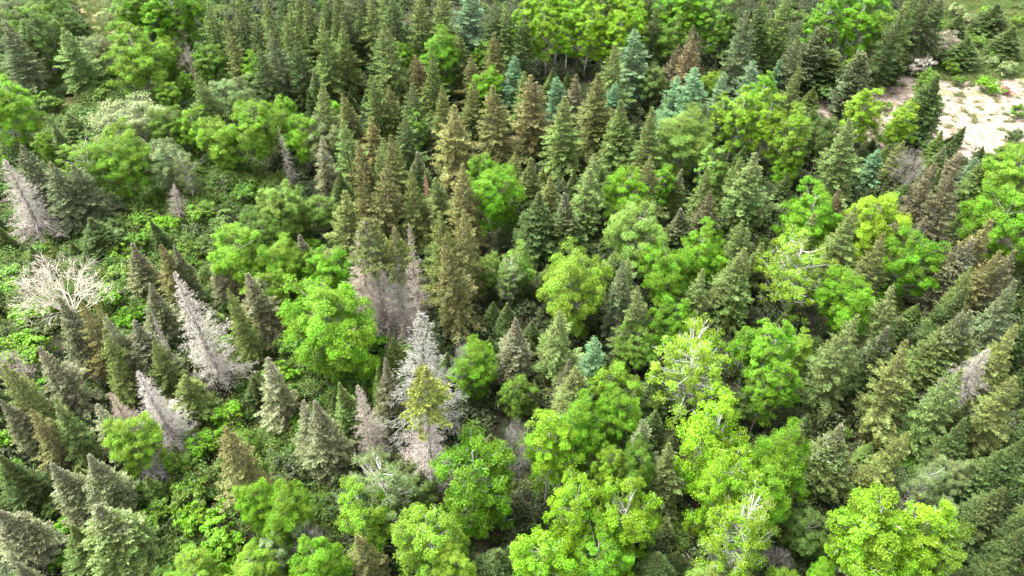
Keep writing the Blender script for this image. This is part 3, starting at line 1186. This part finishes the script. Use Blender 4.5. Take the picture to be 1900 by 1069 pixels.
for line in TREES.strip().splitlines():
    p = line.split()
    k, px, py, w, c = p[0], float(p[1]), float(p[2]), float(p[3]), p[4]
    opt = dict(a.split('=') for a in p[5:])
    v = None
    round_ = k in 'MGAWXNBQ'
    # distance and size: the top (or crown centre) lies on its ray at the tree's height
    HF = (0.66 if k in 'FT' else 0.72) if not round_ else 0.85
    h = float(opt.get('h', 10)) * HF
    w *= WF[k]
    if k in 'SFT' and w > 90: w *= max(0.74, 1 - (w - 90) / 260)
    if k in 'FT' and px > 1740 and py > 480: w *= 0.84
    if k == 'B' and px > 1600: w *= 0.8
    if k in 'MG' and w > 80: w *= max(0.84, 1 - (w - 80) / 500)
    if k == 'B' or k == 'Q': h = 1.5
    for _ in range(10):
        if round_:
            L = float(opt.get('l', w * (1.55 if k == 'A' else 0.95)))
            cyp = py + L * 0.5
            cz = {'M': 0.56, 'G': 0.56, 'A': 0.62, 'W': 0.61, 'X': 0.55, 'N': 0.6, 'B': 0.5, 'Q': 0.5}[k]
            gx, gy, dep = hit(px, cyp, h * cz)
        else:
            gx, gy, dep = hit(px, py, h)
        wm = w * dep / F_PX
        if 'h' not in opt:
            hh = ASP[k] * wm * (1.0 if k in 'BQ' else 1.0)
            h = min(max(hh, HLIM[k][0]), HLIM[k][1])
    if k in 'MGX' and h < 1.3 * wm: h = 1.3 * wm
    asp = h / wm
    vs_ = VAR[k]
    if k == 'T' and px < 720 and int(px) % 2: vs_ = VAR['S']
    order = sorted(range(len(vs_)), key=lambda i: abs(math.log(vs_[i]['H'] / vs_[i]['W'] / asp)) + rng.uniform(0, 0.35))
    if k == 'D': order = [(0 if c == 'w' else (2 if c == 'q' else (2 if wm > 4.2 else 1 if wm > 2.2 else 3)))]
    v = vs_[order[0]]
    items.append(dict(k=k, px=px, py=py, w=w, c=c, h=h, wm=wm, x=gx, y=gy, v=v, mx=px, my=(py + (L * 0.5 if round_ else w * 0.8))))

# young trees in the shade between them, where the photograph shows dim low crowns
fr = random.Random(21)
occ = [(it['x'], it['y'], it['wm'] * 0.42) for it in items]
tries = 0
nfill = 0
while nfill < 330 and tries < 40000:
    tries += 1
    px, py = fr.uniform(-60, 1960), fr.uniform(60, 1120)
    gx, gy, dep = hit(px, py)
    glade = px < 620 and (300 < py or px < 480)
    rr = fr.uniform(0.75, 1.45)
    if any(inside(*jit(gx, gy), pl) for pl in (SAND, OPEN, PATH, PATH2)): continue
    if any((gx - a) ** 2 + (gy - b) ** 2 < (r + rr * 0.8) ** 2 for a, b, r in occ): continue
    occ.append((gx, gy, rr * 0.9))
    nfill += 1
    if glade and fr.random() < 0.8: k, c, hh = 'M', fr.choice('mfc'), rr * fr.uniform(1.5, 2.2)
    elif fr.random() < 0.85 or px > 560: k, c, hh = 'F', fr.choice('dddg'), rr * fr.uniform(3.2, 4.4)
    else: k, c, hh = 'M', fr.choice('mf'), rr * fr.uniform(2.0, 2.8)
    v = fr.choice(VAR[k])
    tx, ty, _ = project(gx, gy, hh * 0.6)
    items.append(dict(k=k, px=tx, py=ty, w=0, c=c, h=hh, wm=rr * 2, x=gx, y=gy, v=v, mx=tx, my=ty, young=True))

def colour_of(it):
    k, c = it['k'], it['c']
    if k in 'DN': return COLOURS['dead'][c], DEADWORD[c]
    if k in 'SFTLPH': return COLOURS['conifer'][c]
    return COLOURS['leaf'][c]
built = []
for it in items:
    name, noun, cat = KIND[it['k']]
    col, word = colour_of(it)
    j = rng.uniform(0.85, 1.15)
    colj = tuple(min(1, a * j * rng.uniform(0.95, 1.05)) for a in col) + (1.0,)
    e = add(name, None)
    e.location = (it['x'], it['y'], float(terr(it['x'], it['y'])) - 0.03)
    sxy, sz = it['wm'] / it['v']['W'], it['h'] / it['v']['H']
    e.scale = (sxy, sxy * rng.uniform(0.94, 1.06), sz)
    lean = 0.045 if it['k'] in 'SFTLHD' else 0.045
    e.rotation_euler = (rng.gauss(0, lean), rng.gauss(0, lean), rng.uniform(0, 6.283))
    for nm, me in it['v']['parts']:
        o = add(nm, me, e)
        o.color = colj
        if it['k'] in 'DN':
            o.color = colj if nm != 'trunk' else tuple(a * 0.85 for a in colj[:3]) + (1,)
        elif it['k'] == 'H':
            if nm != 'crown': o.color = (0.25, 0.220, 0.190, 1)
        if nm == 'crown' and it['k'] in 'SFTPH':
            ta, tcx = 0.25, (0.15, 0.14, 0.05)
            if it['c'] in 'oyr': ta, tcx = 0.45, (0.155, 0.142, 0.056)
            if it['c'] == 'y': ta, tcx = 0.35, (0.165, 0.150, 0.050)
            if it['c'] == 'b': ta, tcx = 0.3, (0.15, 0.125, 0.065)
            if it['c'] in 'l': ta, tcx = 0.4, (0.175, 0.175, 0.075)
            if it['k'] == 'T': ta, tcx = 0.8, (0.19, 0.18, 0.14)
            o['tip_amount'] = ta
            o['tip_colour'] = tcx
    e['category'] = cat
    e['group'] = GROUPNAME[cat]
    built.append(e)
    it['e'] = e; it['desc'] = ('young ' if it.get('young') else '') + word + ' ' + noun

# ---------------------------------------------------------------- labels: each tree told by its look and by the landmark it stands nearest to
LAND = [  # photo position of a tree, its own label, how the others refer to it
    (112, 449, 'biggest leafless tree, pale limbs spreading wide at the left', 'the wide leafless tree'),
    (338, 499, 'tallest whitish dead spruce, densely twigged, standing left of centre', 'the tallest white dead spruce'),
    (263, 683, 'slimmer whitish dead spruce leaning left over the shrubs in the lower left', 'the slimmer white dead spruce'),
    (690, 400, 'half-dead spruce with yellow living top over pinkish grey dead branches', 'the yellow-topped spruce'),
    (778, 579, 'large silver-grey dead spruce with a yellow-green spruce before it', 'the large grey dead spruce'),
    (768, 657, 'spruce with yellow-green living top right in front of the large grey dead spruce', 'the yellow-green central spruce'),
    (625, 564, 'very wide bright green round tree between dead spruces, left of centre', 'the widest round green tree'),
    (1278, 611, 'wide yellow-lime tree with thin leaves showing many white limbs', 'the thin-leaved lime tree'),
    (1106, 629, 'small blue-green larch alone right of centre, beside a yellow-green leafy tree', 'the small central larch'),
    (1182, 57, 'tallest grey-teal larch, right of the aspen grove at the top', 'the tallest grey-teal larch'),
    (950, 106, 'blue-green larch just left of the aspen grove', 'the larch left of the aspens'),
    (1733, 129, 'big dark green fir standing alone on the sandy clearing', 'the lone fir on the sand'),
    (1087, 2, 'lime-green aspen with a long white stem, middle of the top grove', 'the middle grove aspen'),
    (1482, 432, 'yellow-lime thin-leaved tree with white limbs, right of centre', 'the white-limbed lime tree'),
    (436, 432, 'yellow-green round tree with drooping crown beside the shrubby glade', 'the round tree by the glade'),
    (1618, 950, 'widest lime-green leafy tree at the bottom right', 'the widest tree bottom right'),
    (942, 800, 'white leafless tree among bright green crowns near the bottom', 'the white leafless tree'),
    (703, 862, 'sparse half-bare pale tree above the lime crowns, bottom left of centre', 'the half-bare tree'),
    (416, 784, 'broad olive-brown spruce alone at the edge of shrubs, lower left', 'the broad brown spruce'),
    (178, 944, 'broadest light green fir in the bottom left corner area', 'the broadest corner fir'),
    (1176, 384, 'wide fresh light green round tree right of centre, among dark conifers', 'the wide light green tree'),
    (1779, 320, 'tall dark brown spruce, right one of a pair below the sand', 'the tall dark brown spruce'),
    (118, 47, 'light green spruce with ragged boughs alone by the grassy path, top left', 'the spruce by the path'),
    (235, 178, 'widest pale grey-green willow with domed crown, upper left', 'the widest willow'),
    (1868, 158, 'small rust-red shrub on the pale sand', 'the rust-red shrub'),
    (1625, 368, 'yellow-lime leafy tree, the brightest dense crown right of centre', 'the brightest yellow-lime tree'),
    (862, -16, 'big blue-green larch cut by the top edge', 'the larch at the top edge'),
    (606, 461, 'vivid green round tree beside a pinkish dead spruce', 'the vivid green round tree'),
    (178, 621, 'slender yellowish spruce between grey firs at the left', 'the slender yellowish spruce'),
    (1861, 898, 'large dark green fir, lower of two at the bottom right edge', 'the large fir bottom right'),
    (1435, 868, 'bright green leafy tree with two stacked crowns, lower right', 'the two-tier green tree'),
    (1148, 888, 'wide lime-green leafy tree at the bottom centre', 'the wide bottom-centre tree'),
    (1690, 282, 'grey leafless tree at the lower edge of the sand', 'the grey leafless tree'),
    (1590, 214, 'large light green spruce before yellow-lime aspens by the sand', 'the large spruce by the sand'),
    (836, 184, 'large olive-brown spruce above centre with a broad dense crown', 'the large olive-brown spruce'),
    (1585, 576, 'tallest light green spruce, right of centre, broad ragged crown', 'the tallest light green spruce'),
    (885, 802, 'big bright green leafy tree left of the white leafless tree', 'the big bright green tree'),
    (1065, 468, 'widest yellow-green round tree at the centre', 'the widest central tree'),
    (1850, 346, 'largest bright green leafy tree at the right edge', 'the largest right-edge tree'),
    (3, 42, 'thin grey-green spruce with ragged boughs in the top left corner', 'the top left corner spruce'),
]
marks = []
for lx, ly, own, ref in LAND:
    it = next(i for i in items if i['px'] == lx and i['py'] == ly)
    it['e']['label'] = own; it['own'] = True
    marks.append((it['mx'], it['my'], ref))
DIRS = ['right of', 'lower right of', 'below', 'lower left of', 'left of', 'upper left of', 'above', 'upper right of']
ORD = ['nearest', 'second nearest', 'third nearest', 'fourth nearest', 'fifth nearest', 'sixth nearest', 'seventh nearest', 'eighth nearest', 'ninth nearest', 'tenth nearest']
for it in items:
    if it.get('own'): continue
    cands = []
    for mx, my, ref in marks:
        def where(q):
            return math.hypot(q['mx'] - mx, q['my'] - my), int((math.degrees(math.atan2(q['my'] - my, q['mx'] - mx)) % 360 + 22.5) // 45) % 8
        d0, s0 = where(it)
        if d0 > 520: continue
        rank = sum(1 for q in items if q is not it and q['desc'] == it['desc'] and where(q)[1] == s0 and where(q)[0] < d0)
        cands.append((rank * 130 + d0, rank, s0, ref))
    _, rank, s0, ref = min(cands)
    it['e']['label'] = (ORD[rank] + ' ' if rank else 'nearest ') + it['desc'] + ' ' + DIRS[s0] + ' ' + ref

# ---------------------------------------------------------------- undergrowth, grass and litter (nobody could count them)
g = np.random.default_rng(5)
def leafy_patch(name, seed, R, H, n, leaf, mat):
    q = np.random.default_rng(seed)
    mb = MB()
    k = 14
    cs = np.stack([q.normal(0, R * 0.5, k), q.normal(0, R * 0.5, k), q.uniform(0.15, 1, k) * H], 1)
    for c in cs:
        m_ = n // k
        pos = c + unit(q.normal(0, 1, (m_, 3))) * (q.random(m_) ** 0.5)[:, None] * R * 0.36
        pos[:, 2] = np.abs(pos[:, 2])
        nrm = unit(q.normal(0, 0.6, (m_, 3)) + np.array((0, 0, 0.9)))
        uu = unit(np.cross(nrm, q.normal(0, 1, (m_, 3)))); vv = np.cross(nrm, uu)
        s = leaf * q.uniform(0.6, 1.4, m_)[:, None]
        mb.quads(np.stack([pos - uu * s, pos + vv * s * .6, pos + uu * s, pos - vv * s * .6], 1), q.random(m_), np.clip(q.random() + q.normal(0, .1, m_), 0, 1))
    return mb.mesh(name, mat)
def grass_patch(name, seed, R, H, n, mat):
    q = np.random.default_rng(seed)
    mb = MB()
    p = np.stack([q.normal(0, R * .5, n), q.normal(0, R * .5, n), np.zeros(n)], 1)
    u = unit(q.normal(0, 0.45, (n, 3)) + np.array((0, 0, 1.0)))
    mb.quads(blades(p, u, unit(q.normal(0, 1, (n, 3))), H * q.uniform(.4, 1.2, n), np.full(n, 0.022)), q.random(n), np.full(n, q.random()))
    return mb.mesh(name, mat)
def litter_patch(name, seed, mat):
    q = np.random.default_rng(seed)
    mb = MB()
    for i in range(3):
        a = q.uniform(0, 6.28); L = q.uniform(0.3, 1.1); c = np.array((*q.normal(0, .5, 2), q.uniform(.02, .06)))
        d = np.array((math.cos(a), math.sin(a), q.normal(0, .05)))
        mb.tube([c - d * L / 2, c + q.normal(0, .04, 3), c + d * L / 2], [.03, .025, .012], 4)
    return mb.mesh(name, mat)

def scatter(name, label, meshes, pts, zoff=0.0):
    """one object whose patches are set out on its points"""
    P, rot, scl, idx = pts
    me = bpy.data.meshes.new(name)
    me.vertices.add(len(P)); me.vertices.foreach_set('co', np.asarray(P, dtype=np.float32).ravel())
    for nm, typ, arr in (('rot', 'FLOAT', rot), ('scl', 'FLOAT', scl), ('idx', 'INT', idx)):
        me.attributes.new(nm, typ, 'POINT').data.foreach_set('value', arr)
    o = add(name, me)
    o['kind'] = 'stuff'; o['label'] = label
    ng = bpy.data.node_groups.new(name, 'GeometryNodeTree')
    ng.interface.new_socket('Geometry', in_out='INPUT', socket_type='NodeSocketGeometry')
    ng.interface.new_socket('Geometry', in_out='OUTPUT', socket_type='NodeSocketGeometry')
    N, Lk = ng.nodes, ng.links
    gi, go = N.new('NodeGroupInput'), N.new('NodeGroupOutput')
    join = N.new('GeometryNodeGeometryToInstance')
    for m_ in reversed(meshes):
        src = bpy.data.objects.new(name + '_patch', m_)      # not linked to the scene: only a shape for the points
        oi = N.new('GeometryNodeObjectInfo'); oi.inputs['Object'].default_value = src
        oi.inputs['As Instance'].default_value = False
        Lk.new(oi.outputs['Geometry'], join.inputs[0])
    iop = N.new('GeometryNodeInstanceOnPoints')
    iop.inputs['Pick Instance'].default_value = True
    def attr(nm, typ):
        a = N.new('GeometryNodeInputNamedAttribute'); a.data_type = typ; a.inputs['Name'].default_value = nm
        return a.outputs['Attribute']
    comb = N.new('ShaderNodeCombineXYZ'); Lk.new(attr('rot', 'FLOAT'), comb.inputs['Z'])
    e2r = N.new('FunctionNodeEulerToRotation'); Lk.new(comb.outputs[0], e2r.inputs[0])
    Lk.new(e2r.outputs[0], iop.inputs['Rotation'])
    Lk.new(attr('scl', 'FLOAT'), iop.inputs['Scale'])
    Lk.new(attr('idx', 'INT'), iop.inputs['Instance Index'])
    Lk.new(gi.outputs[0], iop.inputs['Points']); Lk.new(join.outputs[0], iop.inputs['Instance'])
    Lk.new(iop.outputs[0], go.inputs[0])
    md = o.modifiers.new('patches', 'NODES'); md.node_group = ng
    return o

GLADE = [poly_ground(p) for p in (
    [(-80, 430), (150, 360), (330, 320), (520, 330), (600, 420), (560, 560), (700, 600), (720, 720), (600, 830), (480, 760), (300, 640), (120, 640), (-80, 720)],
    [(300, 820), (470, 720), (600, 760), (640, 980), (560, 1100), (200, 1100), (240, 900)],
    [(-120, 130), (180, 120), (480, 130), (620, 250), (450, 340), (-120, 340)],
    [(-140, -40), (420, -60), (420, 90), (-120, 140)])]
def in_clear(x, y): return inside(*jit(x, y), SAND) or inside(*jit(x, y), PATH) or inside(*jit(x, y), PATH2)
tree_xy = np.array([(it['x'], it['y']) for it in items if it['k'] in 'SFTLPDH'])
pts = []
while len(pts) < 10500:
    x, y = g.uniform(-105, 105), g.uniform(8, 165)
    px, py, dep = project(x, y, 0)
    if not (-160 < px < 2060 and -120 < py < 1250): continue
    gl_ = any(inside(x, y, p) for p in GLADE)
    if in_clear(x, y): continue
    op = inside(x, y, OPEN)
    if g.random() > (0.8 if gl_ else (0.7 if op else 0.13)): continue
    s = g.choice((0.45, 0.7, 0.9, 1.2, 1.6)) * g.uniform(0.85, 1.15) * (1.0 if gl_ else 0.85) * (0.6 if op else 1)
    pts.append((x, y, float(terr(x, y)), s))
pts = np.array(pts)
n = len(pts)
scatter('undergrowth', 'low green undergrowth of leafy plants between the trees',
        [leafy_patch('undergrowth_patch', 900 + i, 0.9, 0.5 + 0.12 * i, 900, 0.054, M['under']) for i in range(6)],
        (pts[:, :3], g.uniform(0, 6.28, n).astype(np.float32), pts[:, 3].astype(np.float32), g.integers(0, 6, n).astype(np.int32)))
pts = []  # dark-coloured undergrowth stands in for shade, mostly outside the glades
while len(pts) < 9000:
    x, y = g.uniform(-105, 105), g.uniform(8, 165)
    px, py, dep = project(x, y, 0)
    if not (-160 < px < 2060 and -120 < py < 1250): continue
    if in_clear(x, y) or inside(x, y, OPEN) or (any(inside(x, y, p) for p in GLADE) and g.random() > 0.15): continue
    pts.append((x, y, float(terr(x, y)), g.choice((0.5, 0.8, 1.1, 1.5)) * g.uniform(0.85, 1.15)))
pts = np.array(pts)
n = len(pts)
scatter('painted_shade_undergrowth', 'undergrowth between the trees with shade painted into its dark leaf colour',
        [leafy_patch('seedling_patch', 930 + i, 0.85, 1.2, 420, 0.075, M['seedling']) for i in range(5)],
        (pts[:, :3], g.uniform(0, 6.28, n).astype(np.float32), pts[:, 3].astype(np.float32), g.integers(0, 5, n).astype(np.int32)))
pts = []
while len(pts) < 9000:
    x, y = g.uniform(10, 110), g.uniform(60, 160)
    if g.random() < 0.12: x, y = g.uniform(-95, -40), g.uniform(60, 150)
    px, py, dep = project(x, y, 0)
    if not (-160 < px < 2060 and -80 < py < 400): continue
    op = inside(x, y, OPEN) or inside(x, y, PATH) or inside(x, y, PATH2)
    sa = inside(x, y, SAND)
    if not (op or sa) or (sa and g.random() > 0.025): continue
    pts.append((x, y, float(terr(x, y)) + 0.01, g.uniform(0.6, 1.4)))
pts = np.array(pts); n = len(pts)
scatter('grass', 'dry green and straw grass tufts around the sandy clearing',
        [grass_patch('grass_patch', 950 + i, 0.55, 0.34, 170, M['grass']) for i in range(4)],
        (pts[:, :3], g.uniform(0, 6.28, n).astype(np.float32), pts[:, 3].astype(np.float32), g.integers(0, 4, n).astype(np.int32)))
LT = bark_mat('woody_litter', (0.10, 0.075, 0.05), (0.27, 0.23, 0.18))
pts = []
while len(pts) < 1500:
    x, y = g.uniform(-100, 105), g.uniform(10, 150)
    px, py, dep = project(x, y, 0)
    if not (-100 < px < 2000 and -60 < py < 1200): continue
    if not inside(x, y, SAND) and g.random() > 0.12: continue
    pts.append((x, y, float(terr(x, y)) + 0.02, g.uniform(0.6, 1.5)))
pts = np.array(pts); n = len(pts)
scatter('woody_litter', 'fallen twigs and sticks scattered over the sand and forest floor',
        [litter_patch('litter_patch', 970 + i, LT) for i in range(4)],
        (pts[:, :3], g.uniform(0, 6.28, n).astype(np.float32), pts[:, 3].astype(np.float32), g.integers(0, 4, n).astype(np.int32)))
print('trees', len(items), 'tris', sum(len(m.polygons) * 2 for m in bpy.data.meshes))

assert len(set(e['label'] for e in built)) == len(built)
print('longest label', max(len(e['label'].split()) for e in built))
